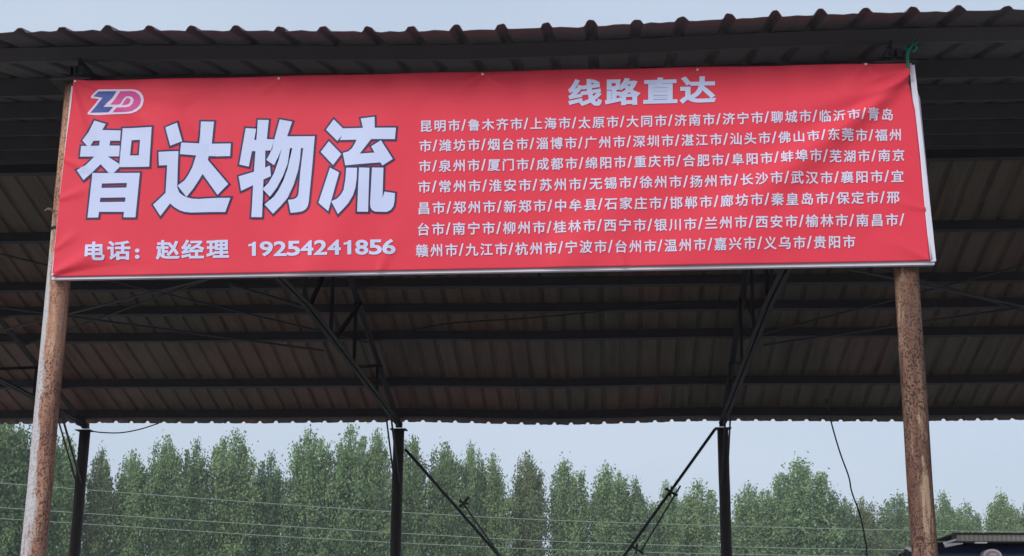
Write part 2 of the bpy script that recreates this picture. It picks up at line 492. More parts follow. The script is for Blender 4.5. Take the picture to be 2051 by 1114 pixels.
# ------------------------------------------------------------------ banner
YB = YF - .125
def bp(x, y, off=0.0):               # banner point of photo pixel
    return at(x, y, YB)
def gauss(t): return math.exp(-t * t)
def seg_d(px_, py_, ax, ay, bx, by):
    dx, dy = bx - ax, by - ay; L2 = dx * dx + dy * dy
    t = ((px_ - ax) * dx + (py_ - ay) * dy) / L2
    dd = ((px_ - ax) * dy - (py_ - ay) * dx) / math.sqrt(L2)
    return t, dd
_O = at(105, 556, YB); _PXM = 1763 / (at(1868, 527, YB) - _O).length
FOLDS = [  # ax, ay, bx, by, amplitude (m), width start, width end (banner px)
    (1824, 150, 1440, 450, .016, 9, 55), (1826, 165, 1640, 250, -.009, 6, 20), (1820, 140, 1700, 175, .006, 5, 16),
    (150, 163, 470, 330, .008, 8, 45), (150, 166, 260, 215, -.006, 5, 14), (146, 170, 175, 300, .005, 5, 18),
    (106, 552, 210, 500, .007, 5, 22), (106, 552, 260, 540, -.005, 5, 14),
    (968, 153, 1020, 185, .005, 5, 14), (968, 153, 925, 172, .005, 5, 12), (968, 153, 1110, 150, .004, 4, 8),
    (560, 160, 600, 180, .003, 5, 12), (1397, 141, 1360, 165, .003, 5, 12),
    (128, 320, 190, 345, .003, 4, 12), (120, 400, 175, 380, .003, 4, 12), (112, 500, 150, 470, .003, 4, 10), (1733, 131, 1700, 165, .003, 4, 12), (1733, 131, 1770, 160, .003, 4, 12), (560, 160, 520, 185, .003, 4, 12),
    (1858, 520, 1780, 480, .004, 5, 18), (1850, 420, 1800, 405, .003, 4, 12), (760, 545, 790, 470, .003, 6, 22), (1250, 535, 1225, 470, .003, 6, 22), (1826, 170, 1500, 240, .006, 6, 45), (150, 165, 420, 200, .004, 6, 30),
    (330, 300, 520, 470, .010, 40, 60), (420, 250, 560, 470, -.008, 40, 60), (640, 520, 760, 260, .006, 50, 60),
    (1150, 500, 1330, 330, .008, 45, 60), (900, 250, 1090, 470, -.006, 60, 70), (1500, 480, 1760, 380, .006, 40, 60),
]
def disp_px(x, y):
    d = 0
    for ax, ay, bx, by, amp, w0, w1 in FOLDS:
        t, q = seg_d(x, y, ax, ay, bx, by)
        if -.3 < t < 1.35:
            tt = min(max(t, 0), 1); wdt = w0 + (w1 - w0) * tt
            fade = (1 if t > 0 else max(0, 1 + t / .3)) * (1 if t < .6 else max(0, 1 - (t - .6) / .75))
            d += 2.5 * amp * fade * gauss(q / wdt)
    d = max(d, -.004)
    d += .012 * math.sin((x - 105) / 1763 * math.pi) * math.sin(min(max((y - 140) / 400, 0), 1) * math.pi) * math.cos(x / 140.0)
    return max(d, -.004)
def px_of(p):                        # photo pixel of a point on the banner plane
    v = p - EYE; z = v.dot(FW)
    return PW / 2 + FPX * v.dot(RT) / z, PH / 2 - FPX * v.dot(UP) / z
def on_cloth(x, y, off):             # point on the wrinkled cloth, raised towards the viewer
    p = bp(x, y); p.y -= disp_px(x, y) + off; return p

base = at(985, 545, YB)
banner = empty('banner_sign', 'wide red advertising banner with white Chinese lettering stretched between two rusty posts', 'banner', (base.x, YB, base.z))
def lerp_pts(pts, t):                # polyline by parameter in y
    t *= len(pts) - 1; i = min(int(t), len(pts) - 2); f = t - i
    return (pts[i][0] + (pts[i + 1][0] - pts[i][0]) * f, pts[i][1] + (pts[i + 1][1] - pts[i][1]) * f)
LEFT = [(150, 163), (143, 213), (136, 262), (130, 311), (124.5, 360), (119, 409), (114, 458), (109.5, 507), (105.5, 555)]
RIGHT = [(1823, 127), (1818, 160), (1832, 220), (1838, 274), (1843.5, 323), (1848.5, 373), (1853.5, 423), (1858, 473), (1862.5, 523)]
bm = bmesh.new(); NX, NY = 440, 130; grid = []
for j in range(NY + 1):
    l, r_ = lerp_pts(LEFT, j / NY), lerp_pts(RIGHT, j / NY); row = []
    for i in range(NX + 1):
        t = i / NX; x = l[0] + (r_[0] - l[0]) * t
        y = l[1] + (r_[1] - l[1]) * t
        if j == 0: y += 1.5 * math.sin(t * 40) * .4 - 2.0 * math.sin(math.pi * t) * .5
        row.append(bm.verts.new(on_cloth(x, y, .0065)))
    grid.append(row)
for a, b in zip(grid, grid[1:]):
    for i in range(NX): bm.faces.new((a[i], b[i], b[i + 1], a[i + 1]))
cl = obj('cloth', bm, M['red'], banner, smooth=True, recalc=False)
sm = cl.modifiers.new('thickness', 'SOLIDIFY'); sm.thickness = .0012; sm.offset = -1

def strip_tube(pts, wpx, name, mat, dy0=.012, dep=.035):
    """square tube whose face follows pixel points on the banner plane"""
    bm = bmesh.new()
    P = [at(x, y, YB) for x, y in pts]; wm = wpx / _PXM
    for a, b in zip(P, P[1:]):
        a, b = Vector((a.x, YB + dy0 + dep / 2, a.z)), Vector((b.x, YB + dy0 + dep / 2, b.z))
        beam(bm, a, b, dep, wm, up=(b - a).cross(Vector((0, 1, 0))))
    return obj(name, bm, mat, banner)
strip_tube([(1826, 131), (1869, 524)], 11, 'frame_tube', M['frame'], -.006)
strip_tube([(145.5, 172), (105.5, 552)], 7, 'frame_tube', M['frame'], .005)
strip_tube([(103, 554.5), (1872, 524)], 11, 'frame_tube', M['frame'], .006)
strip_tube([(150, 166), (1826, 130)], 9, 'frame_tube', M['frame'], .006)
# white welt of the cloth folded round the right and bottom edges
def welt(pts, wpx, name):
    bm = bmesh.new(); n_ = len(pts); A = []; Bq = []
    for (x0, y0, x1, y1) in pts:
        p, q = at(x0, y0, YB), at(x1, y1, YB); p.y -= .009 + disp_px(x0, y0); q.y += .004
        A.append(bm.verts.new(p)); Bq.append(bm.verts.new(q))
    for i in range(n_ - 1): bm.faces.new((A[i], Bq[i], Bq[i + 1], A[i + 1]))
    o = obj(name, bm, M['frame'], banner, smooth=True); s = o.modifiers.new('thickness', 'SOLIDIFY'); s.thickness = .0012
welt([(1820, 150, 1826, 152), (1825, 166, 1833, 168), (1833, 200, 1843, 196), (1838, 260, 1849, 258), (1844, 330, 1856, 330), (1850, 400, 1863, 402), (1857, 470, 1870, 468), (1862, 520, 1874, 520)], 8, 'hem')
# eyelets
for (x, y) in [(153, 166), (560, 160), (968, 154), (1397, 141.5), (1733, 131.5), (107, 551), (1818, 134)]:
    bm = bmesh.new(); c = on_cloth(x, y, .0095)
    bmesh.ops.create_cone(bm, cap_ends=True, segments=14, radius1=.0085, radius2=.006, depth=.004, matrix=Matrix.Translation(c) @ Matrix.Rotation(R(90), 4, 'X'))
    obj('eyelet', bm, M['eyelet'], banner)

# --- drawn characters: outlines in banner pixels
def cvt(pts, ox, oy, s): return [(ox + x / s, oy + y / s) for x, y in pts]
r4 = lambda p: cvt(p, 150, 160, 5.57)
r5 = lambda p: cvt(p, 150, 300, 6.215)
r6 = lambda p: cvt(p, 470, 220, 4.844)
r7 = lambda p: cvt(p, 160, 170, 13.673)
GL = []   # (outline, holes)
GL.append((r4([(225,462),(350,500),(312,568),(518,572),(510,686),(402,686),(392,740),(508,742),(500,860),(372,862),(500,945),(500,985),(440,1045),(385,1045),(295,948),(205,1040),(103,1125),(28,1015),(130,965),(225,865),(65,865),(80,748),(150,748),(95,690),(160,600)]), [r4([(215,690),(285,685),(278,742),(185,748)])]))
GL.append((r4([(540,548),(875,548),(838,978),(500,980)]), [r4([(640,682),(738,680),(722,852),(622,852)])]))
GL.append((r5([(228,300),(815,295),(760,848),(612,848),(618,780),(308,780),(298,850),(165,852)]), [r5([(345,428),(655,420),(648,478),(338,484)]), r5([(325,605),(637,600),(632,655),(318,660)])]))
GL.append((r4([(1150,492),(1215,705),(1085,760),(1030,555)]), []))
GL.append((r4([(1410,470),(1555,472),(1530,718),(1742,715),(1735,855),(1500,860)]) + r5([(1665,140),(1915,435),(1790,580),(1605,320),(1555,405),(1490,500),(1400,600),(1290,460),(1380,400),(1430,335),(1480,240),(1525,90)]) + r4([(1190,850),(1205,722),(1395,720)]), []))
GL.append((r5([(1060,50),(1310,42),(1285,480),(1310,545),(1350,578),(1400,603),(1470,622),(1560,628),(1945,610),(1885,790),(1450,790),(1370,780),(1310,760),(1250,725),(1190,675),(1070,830),(980,690),(1135,545),(1165,210),(1060,212)]), []))
GL.append((r6([(110,182),(212,188),(192,297),(213,297),(228,102),(333,104),(315,290),(385,290),(365,398),(300,400),(298,565),(345,545),(355,648),(282,680),(268,1045),(165,1045),(182,735),(65,790),(42,650),(190,605),(205,405),(170,405),(140,555),(48,535)]), []))
GL.append((r6([(440,98),(560,120),(512,262),(780,262),(755,560),(722,900),(712,940),(692,970),(660,988),(610,998),(545,1003),(520,877),(565,873),(595,862),(612,845),(622,815),(640,600),(668,376),(645,376),(637,480),(618,590),(575,730),(515,860),(450,935),(375,1012),(292,922),(385,845),(430,780),(475,690),(515,580),(545,450),(562,376),(540,376),(515,530),(470,650),(410,760),(345,848),(272,772),(330,715),(385,620),(430,490),(460,376),(430,450),(385,542),(310,490),(345,430),(385,300)]), []))
GL.append((r6([(965,100),(1055,190),(1250,188),(1228,95),(1362,80),(1365,188),(1570,186),(1560,298),(1330,298),(1220,440),(1365,430),(1330,370),(1425,310),(1540,490),(1440,555),(1420,525),(1080,552),(1055,430),(1110,415),(1145,385),(1172,340),(1190,302),(1025,302),(1048,255),(1000,310),(890,200)]), []))
GL.append((r6([(918,312),(1040,440),(960,545),(838,415)]), []))
GL.append((r6([(930,570),(1020,620),(915,995),(818,910)]), []))
GL.append((r6([(1090,575),(1195,578),(1192,680),(1180,770),(1155,845),(1110,920),(1060,975),(1010,1025),(945,900),(1000,875),(1040,835),(1065,790),(1082,690)]), []))
GL.append((r6([(1215,575),(1315,578),(1300,1000),(1195,1000)]), []))
GL.append((r6([(1340,575),(1450,575),(1440,865),(1460,805),(1560,820),(1555,900),(1545,945),(1520,980),(1480,1000),(1370,998),(1340,985),(1325,960),(1320,925)]), []))

def flat_fill(polys, off, cut=14):
    """filled polygons (outline, holes) laid on the cloth"""
    bm = bmesh.new()
    for outl, holes in polys:
        b2 = bmesh.new()
        for loop in [outl] + holes:
            vs = [b2.verts.new((x, y, 0)) for x, y in loop]
            for i in range(len(vs)): b2.edges.new((vs[i], vs[(i + 1) % len(vs)]))
        bmesh.ops.triangle_fill(b2, use_beauty=True, use_dissolve=False, edges=b2.edges)
        xs = [v.co.x for v in b2.verts]; ys = [v.co.y for v in b2.verts]
        for ax, lo, hi in ((0, min(xs), max(xs)), (1, min(ys), max(ys))):
            c = math.floor(lo / cut) * cut + cut
            while c < hi:
                co = [0, 0, 0]; no = [0, 0, 0]; co[ax] = c; no[ax] = 1
                bmesh.ops.bisect_plane(b2, geom=b2.verts[:] + b2.edges[:] + b2.faces[:], plane_co=co, plane_no=no)
                c += cut
        mp_ = {}
        for v in b2.verts: mp_[v] = bm.verts.new(on_cloth(v.co.x, v.co.y, off))
        for f in b2.faces: bm.faces.new([mp_[v] for v in f.verts])
        b2.free()
    for f in bm.faces:
        f.normal_update()
        if f.normal.y > 0: f.normal_flip()
    return bm
def stroke(polys, wpx, off):
    bm = bmesh.new()
    for outl, holes in polys:
        for loop in [outl] + holes:
            pts = []
            for i in range(len(loop)):
                a, b = Vector(loop[i]), Vector(loop[(i + 1) % len(loop)])
                k = max(1, int((b - a).length / 12))
                pts += [a.lerp(b, t / k) for t in range(k)]
            n_ = len(pts); inn = []; out = []
            for i in range(n_):
                p = pts[i]; d0 = (p - pts[i - 1]).normalized(); d1 = (pts[(i + 1) % n_] - p).normalized()
                n0 = Vector((-d0.y, d0.x)); n1 = Vector((-d1.y, d1.x)); mm = (n0 + n1)
                if mm.length < .2: mm = n1.copy()
                mm.normalize(); k = min(1.8, 1 / max(.35, mm.dot(n1)))
                inn.append(bm.verts.new(on_cloth(*(p + mm * (wpx / 2 * k)), off))); out.append(bm.verts.new(on_cloth(*(p - mm * (wpx / 2 * k)), off)))
            for i in range(n_):
                j = (i + 1) % n_
                f = bm.faces.new((inn[i], inn[j], out[j], out[i]))
    for f in bm.faces:
        f.normal_update()
        if f.normal.y > 0: f.normal_flip()
    return bm
hl = obj('headline_lettering', flat_fill(GL, .0112), M['white'], banner, recalc=False)
obj('letter_outline', stroke(GL, 7.4, .0096), M['navy'], hl, recalc=False)
LOGO_W = r7([(540,160),(1480,158),(1600,182),(1700,245),(1755,340),(1770,450),(1745,580),(1690,680),(1580,770),(1430,822),(1300,830),(880,830),(480,850),(225,828),(238,770),(545,420),(328,390),(330,340),(480,190)])
LOGO_B = r7([(530,212),(1030,208),(900,400),(655,630),(935,638),(800,770),(300,780),(655,385),(400,345)])
LOGO_P = r7([(1140,208),(1440,203),(1560,230),(1655,315),(1697,430),(1670,560),(1590,670),(1460,748),(1300,775),(920,775),(1040,655),(1300,650),(1400,620),(1470,540),(1495,440),(1460,370),(1380,338),(1290,343),(1220,400),(1150,530),(1110,570),(870,570),(1000,400)])
LOGO_I = r7([(1310,390),(1400,410),(1412,470),(1375,540),(1310,578),(1180,590),(1240,480)])
lg = obj('logo', flat_fill([(LOGO_W, [])], .0094, 10), M['rim'], banner, recalc=False)
obj('logo_letter', flat_fill([(LOGO_B, [])], .0110, 10), M['blue'], lg, recalc=False)
obj('logo_letter', flat_fill([(LOGO_P, []), (LOGO_I, [])], .0110, 10), M['pink'], lg, recalc=False)

# --- set type: glyph outlines from Blender's own built-in font
_gc = {}
_one = [(.17, 0), (.30, 0), (.30, .70), (.215, .70), (.19, .645), (.14, .60), (.05, .575), (.05, .465), (.17, .50)]
_sl = [p for t in range(11) for p in ((.066 * t, t / 10), (.066 * t + .34, t / 10))]
_gc['/'] = (_sl, [(2 * t, 2 * t + 1, 2 * t + 3, 2 * t + 2) for t in range(10)], [])
_gc['1'] = (_one, [(0, 1, 2, 3, 4, 8), (4, 5, 8), (5, 6, 7, 8)], [])
def glyph(ch, offset=0):
    offset = 0; k = ch
    if k not in _gc:
        cu = bpy.data.curves.new('type', 'FONT'); cu.body = ch; cu.size = 1; cu.offset = offset
        cu.resolution_u = 3
        t = bpy.data.objects.new('type', cu); COL.objects.link(t)
        dg = bpy.context.evaluated_depsgraph_get()
        me = bpy.data.meshes.new_from_object(t.evaluated_get(dg), depsgraph=dg)
        vs = [tuple(v.co[:2]) for v in me.vertices]
        # weld, then walk the boundary edges into closed outlines
        key = {}; idx = [key.setdefault((round(x, 4), round(y, 4)), i) for i, (x, y) in enumerate(vs)]
        fs = [tuple(idx[i] for i in p.vertices) for p in me.polygons]
        fs = [f for f in fs if len(set(f)) == len(f)]
        cnt = {}
        for f in fs:
            for a, b in zip(f, f[1:] + f[:1]): cnt[(a, b)] = cnt.get((a, b), 0) + 1
        nxt = {a: b for (a, b) in cnt if (b, a) not in cnt}
        loops = []
        while nxt:
            st = next(iter(nxt)); lp = [st]; c_ = nxt.pop(st)
            while c_ != st and c_ in nxt: lp.append(c_); c_ = nxt.pop(c_)
            if c_ == st and len(lp) > 2: loops.append([vs[i] for i in lp])
        _gc[k] = (vs, fs, loops)
        bpy.data.objects.remove(t); bpy.data.curves.remove(cu); bpy.data.meshes.remove(me)
    return _gc[k]
def put(bm, ch, wt, fn, off):
    vs, fs, loops = glyph(ch)
    nv = {}
    def add(i):
        if i not in nv: nv[i] = bm.verts.new(on_cloth(*fn(*vs[i]), off))
        return nv[i]
    def face(q):
        try: f = bm.faces.new(q)
        except ValueError: return
        f.normal_update()
        if f.normal.y > 0: f.normal_flip()
    for f in fs: face([add(i) for i in f])
    if wt <= 0: return
    for lp in loops:                  # heavier weight: a band along every outline, just proud of the fill
        pts = [Vector(p) for p in lp]; n_ = len(pts)
        pts = [p for i, p in enumerate(pts) if (p - pts[i - 1]).length > 1e-4]; n_ = len(pts)
        A = []; B = []
        for i in range(n_):
            p = pts[i]; d0 = (p - pts[i - 1]).normalized(); d1 = (pts[(i + 1) % n_] - p).normalized()
            n0 = Vector((-d0.y, d0.x)); n1 = Vector((-d1.y, d1.x)); mm = n0 + n1
            if mm.length < .2: mm = n1.copy()
            mm.normalize(); k = min(1.5, 1 / max(.4, mm.dot(n1)))
            A.append(bm.verts.new(on_cloth(*fn(*(p + mm * wt * k)), off + .0005))); B.append(bm.verts.new(on_cloth(*fn(*(p - mm * wt * k)), off + .0005)))
        for i in range(n_):
            j = (i + 1) % n_; face((A[i], A[j], B[j], B[i]))
def boxed(bm, ch, offset, x0, x1, yt, yb_, slope, off=.0104, em=True):
    """fit one character (its em square, or its own box) into a pixel box"""
    vs = glyph(ch)[0]
    if em: u0, u1, v0, v1 = 0.02, .98, -.08, .86
    else:
        u0, u1 = min(v[0] for v in vs), max(v[0] for v in vs); v0, v1 = min(v[1] for v in vs), max(v[1] for v in vs)
    def fn(u, v):
        a = (u - u0) / (u1 - u0); b = (v - v0) / (v1 - v0)
        x = x0 + (x1 - x0) * a
        return x, yb_ + (yt - yb_) * b + slope * (x - x0)
    put(bm, ch, offset, fn, off)

LINES = [
 ('昆明市/鲁木齐市/上海市/太原市/大同市/济南市/济宁市/聊城市/临沂市/青岛', 841.5, 254.6, 1788, 230.8, 22),
 ('市/潍坊市/烟台市/淄博市/广州市/深圳市/湛江市/汕头市/佛山市/东莞市/福州', 840.5, 294.5, 1804.7, 271, 22.2),
 ('市/泉州市/厦门市/成都市/绵阳市/重庆市/合肥市/阜阳市/蚌埠市/芜湖市/南京', 839.7, 335.4, 1810.5, 311.9, 22.5),
 ('市/常州市/淮安市/苏州市/无锡市/徐州市/扬州市/长沙市/武汉市/襄阳市/宜', 838, 376.7, 1808.6, 354.3, 22.8),
 ('昌市/郑州市/新郑市/中牟县/石家庄市/邯郸市/廊坊市/秦皇岛市/保定市/邢', 837.2, 419, 1800, 396.4, 23),
 ('台市/南宁市/柳州市/桂林市/西宁市/银川市/兰州市/西安市/榆林市/南昌市/', 836, 461, 1814.4, 441, 23.2),
 ('赣州市/九江市/杭州市/宁波市/台州市/温州市/嘉兴市/义乌市/贵阳市', 833.6, 503.4, 1712, 485, 23.5),
]
for txt, xa, ya, xb, yb_, hgt in LINES:
    bm = bmesh.new()
    adv = [(.40 if c == '/' else 1.0) for c in txt]; tot = sum(adv) - (.16 if txt[-1] != '/' else 0)
    a = (xb - xa) / tot; sl = (yb_ - ya) / (xb - xa); x = xa
    for c, w_ in zip(txt, adv):
        y = ya + (x - xa) * sl
        if c == '/': boxed(bm, '/', .012, x - a * .06, x + a * .26, y - hgt * .52, y + hgt * .52, sl, em=False)
        else: boxed(bm, c, .017, x, x + a * .86, y - hgt * .53, y + hgt * .53, sl)
        x += a * w_
    obj('route_list_line', bm, M['white2'], banner, recalc=False)
bm = bmesh.new()
for c, x0, x1, yc in (('线', 1139, 1204, 187.5), ('路', 1213, 1280, 185.5), ('直', 1289, 1356, 184), ('达', 1363, 1432, 182)):
    boxed(bm, c, .036, x0, x1, yc - 26, yc + 25, -.022)
obj('route_heading', bm, M['white'], banner, recalc=False)
bm = bmesh.new()
for c, x0, x1, yc in (('电', 169, 211, 505), ('话', 217, 262, 503), ('|', 0, 0, 0), ('赵', 314.5, 360, 501.5), ('经', 365, 409, 501), ('理', 415, 459, 500)):
    if c == '|':
        obj('contact_lettering', bm, M['white'], banner, recalc=False); bm = bmesh.new(); continue
    boxed(bm, c, .03, x0, x1, yc - 19, yc + 18, -.014)
obj('contact_lettering', bm, M['white'], banner, recalc=False)
bm = bmesh.new()
for yc in (503, 515.5): boxed(bm, '.', .02, 272.5, 279.5, yc - 3, yc + 3, 0, em=False)
obj('colon_mark', bm, M['white'], banner, recalc=False)
bm = bmesh.new()
for i, c in enumerate('19254241856'):
    x = 494 + i * 27.3; yc = 499.8 - i * .36
    boxed(bm, c, .026, x + (4.5 if c == '1' else 1.2), x + (19.5 if c == '1' else 24.8), yc - 14, yc + 14, -.012, em=False)
obj('phone_number', bm, M['white'], banner, recalc=False)

# ------------------------------------------------------------------ ties and wires
def thing_tube(name, pts, r, mat, label, cat, group=None, n=8, sp=8):
    bm = bmesh.new(); tube(bm, spline(pts, sp) if sp else pts, r, n)
    return tag(obj(name, bm, mat, smooth=True), label, cat, group)
def q(x, y, dy): return at(x, y, YB + dy)
rp_ = [q(1818, 138, -.02), q(1817, 122, -.03), q(1816, 108, -.02), q(1822, 97, -.03), q(1832, 88, -.01), q(1837, 82, .02), q(1832, 78, .03), q(1829, 86, -.01), q(1836, 95, -.04), q(1830, 103, -.03), q(1822, 102, -.02), q(1814, 98, .0), q(1812, 92, .02), q(1818, 89, .03), q(1826, 92, -.04), q(1820, 104, -.05), q(1819, 118, -.04), q(1821, 140, -.025)]
thing_tube('green_rope', rp_, .0062, M['rope'], 'green plastic cord knotted at the top right corner of the banner', 'cord')
# wire hooping the left post behind the banner edge
c = at(103, 466, YF); pts = []
for k in range(27):
    a = k / 26 * math.tau * 2; pts.append((XL + .076 * math.cos(a), YF + .076 * math.sin(a), c.z + .02 * k / 26 + .006 * math.sin(5 * a)))
thing_tube('tie_wire', pts, .004, M['wire'], 'dark binding wire wound round the left rusty post beside the banner', 'wire', sp=3, n=6)
bm = bmesh.new()
pp = [q(108, 425, .06), q(101, 420, .04), q(95, 420, .03), q(90, 425, .03)]
va = [bm.verts.new(p + Vector((0, 0, .012))) for p in pp]; vb = [bm.verts.new(p - Vector((0, .006, .010 - .004 * i))) for i, p in enumerate(pp)]
for i in range(3): bm.faces.new((va[i], va[i + 1], vb[i + 1], vb[i]))
o = tag(obj('tape_scrap', bm, M['ribbon']), 'scrap of brown tape sticking out from the left post beside the banner', 'tape')
sm = o.modifiers.new('t', 'SOLIDIFY'); sm.thickness = .002

thing_tube('hanging_cable', [at(1655, 800, 22.0), at(1666, 850, 22.9), at(1682, 905, 22.9), at(1700, 955, 22.9), at(1706, 985, 22.9), at(1722, 1030, 22.9), at(1732, 1075, 22.9), at(1737, 1114, 22.9), at(1742, 1200, 22.9), at(1738, 1290, 22.9)], .012, M['wire'], 'thin black cable dangling from the far eave right of the right rear post', 'cable')
thing_tube('slack_wire', [at(176, 862, 22.66), at(200, 866, 22.9), at(240, 867, 22.95), at(280, 860, 22.95), at(318, 848, 22.95)], .010, M['wire'], 'short slack black wire looped under the far eave by the left rear post', 'wire')
thing_tube('roof_cable', [at(800, 668, 19.8), at(900, 648, 19.4), at(1050, 638, 18.9), at(1180, 626, 18.3), at(1300, 612, 17.8), at(1370, 606, 17.6)], .011, M['wire'], 'dark cable strung slantwise below the roof underside behind the banner', 'cable')
for pts, lab in (([(0, 968), (300, 991), (600, 1013), (850, 1029), (1100, 1042), (1400, 1052), (1700, 1060), (2051, 1066)], 'uppermost of three pale power lines crossing in front of the poplars'),
                 ([(0, 1017), (300, 1037), (600, 1056), (850, 1071), (1100, 1084), (1400, 1094), (1700, 1100), (2051, 1104)], 'middle one of three pale power lines in front of the poplars'),
                 ([(0, 1039), (300, 1058), (600, 1077), (850, 1090), (1100, 1101), (1400, 1109), (1700, 1114), (2051, 1118)], 'lowest of three pale power lines in front of the poplars')):
    P = [at(x, y, 44 + 20 * x / 2051) for x, y in pts]
    P = [P[0] + (P[0] - P[1]) * 3] + P + [P[-1] + (P[-1] - P[-2]) * 3]
    thing_tube('power_line', P, .015, M['pale_wire'], lab, 'power line', 'power lines before the trees', n=6)

# ------------------------------------------------------------------ poplars
def poplar_meshes(seed, H=16.0, spread=1.7, nq=5200, lean=0.0):
    rr = random.Random(seed)
    wood = bmesh.new(); V = []; F = []
    tube(wood, [(0, 0, 0), (.06 * rr.uniform(-1, 1), .05, H * .4), (.1 * rr.uniform(-1, 1), 0, H * .75), (0, 0, H * .97)], [.17, .12, .06, .015], 7)
    plumes = [((0, 0, H * .42), (rr.uniform(-.15, .15), rr.uniform(-.15, .15), H * .985), .66)]
    nl = rr.randint(11, 15)            # upright leaders that end in separate tips
    for i in range(nl):
        a = i * 2.4 + rr.uniform(-.4, .4); q_ = rr.uniform(.22, .92); rad = spread * q_
        z0 = H * rr.uniform(.22, .42); zt = H * (1.0 - .10 * q_ ** 2 - rr.uniform(0, .12))
        mid = (math.cos(a) * rad * .85, math.sin(a) * rad * .85, z0 + (zt - z0) * .45)
        e = (math.cos(a) * rad * .95 + rr.uniform(-.2, .2), math.sin(a) * rad * .95 + rr.uniform(-.2, .2), zt)
        tube(wood, [(0, 0, z0), mid, e], [.06, .04, .008], 5)
        plumes.append((mid, e, rr.uniform(.34, .54))); plumes.append(((0, 0, z0), mid, .6))
    for i in range(24):               # short side shoots lower down
        z0 = H * (.10 + .60 * i / 24) + rr.uniform(-.4, .4); a = i * 2.4 + rr.uniform(-.6, .6)
        rad = spread * rr.uniform(.85, 1.45); e = (math.cos(a) * rad, math.sin(a) * rad, z0 + rr.uniform(1.6, 3.0))
        tube(wood, [(0, 0, z0), e], [.045, .008], 5)
        plumes.append(((e[0] * .3, e[1] * .3, z0 + .5), e, rr.uniform(.45, .7)))
    tot = sum((Vector(b) - Vector(a)).length * w_ for a, b, w_ in plumes)
    for a, b, w_ in plumes:
        a, b = Vector(a), Vector(b); k = int(nq * (b - a).length * w_ / tot)
        for _ in range(k):
            t = rr.random() ** .9; c = a.lerp(b, t)
            w2 = w_ * (1.04 - .68 * t ** 2.8)
            g = Vector((rr.gauss(0, .74), rr.gauss(0, .74), rr.gauss(0, .9))) * w2
            if rr.random() < .14: g *= 1.6
            c = c + g
            # leaf spray: pointed quad standing more upright than flat
            ax = Vector((rr.gauss(0, .5), rr.gauss(0, .5), 1.0 if rr.random() < .7 else rr.gauss(0, .7))).normalized()
            sd_ = ax.cross(Vector((rr.gauss(0, 1), rr.gauss(0, 1), rr.gauss(0, .6)))).normalized()
            l = rr.uniform(.06, .125); wd = l * rr.uniform(.45, .72)
            i0 = len(V)
            V.extend([c - ax * l, c + sd_ * wd, c + ax * l * 1.1, c - sd_ * wd]); F.append((i0, i0 + 1, i0 + 2, i0 + 3))
    me = bpy.data.meshes.new('crown'); me.from_pydata([tuple(v) for v in V], [], F)
    mw = bpy.data.meshes.new('trunk'); wood.to_mesh(mw); wood.free(); mw.materials.append(M['bark'])
    return me, mw
VAR = [poplar_meshes(s, 16, sp, nq) for s, sp, nq in ((1, 1.6, 27000), (2, 1.8, 30000), (3, 1.45, 25000), (4, 1.9, 32000), (5, 1.55, 26000), (6, 1.7, 28000))]
CROWN = {}
def crown_mesh(v, mk):
    if (v, mk) not in CROWN:
        me = VAR[v][0].copy(); me.name = 'crown'; me.materials.clear(); me.materials.append(M[mk]); CROWN[(v, mk)] = me
    return CROWN[(v, mk)]
def poplar(x, ytop, wpx, mk, label, Y=None, group='poplars in a row behind the shed'):
    Yt = Y or (92 + 38 * x / 2051)
    p = at(x, ytop, Yt)
    root = empty('poplar_tree', label, 'tree', (p.x, Yt, 0), group)
    H = p.z; v = rng.randrange(len(VAR))
    sx = rng.uniform(.88, 1.16) * (wpx / FPX * Yt * 1.04) / 3.3
    root.scale = (sx, sx, H / 16); root.rotation_euler = (0, 0, rng.uniform(0, 6.28))
    for nm, me in (('crown', crown_mesh(v, mk)), ('trunk', VAR[v][1])):
        c = bpy.data.objects.new(nm, me); COL.objects.link(c); c.parent = root
    return root
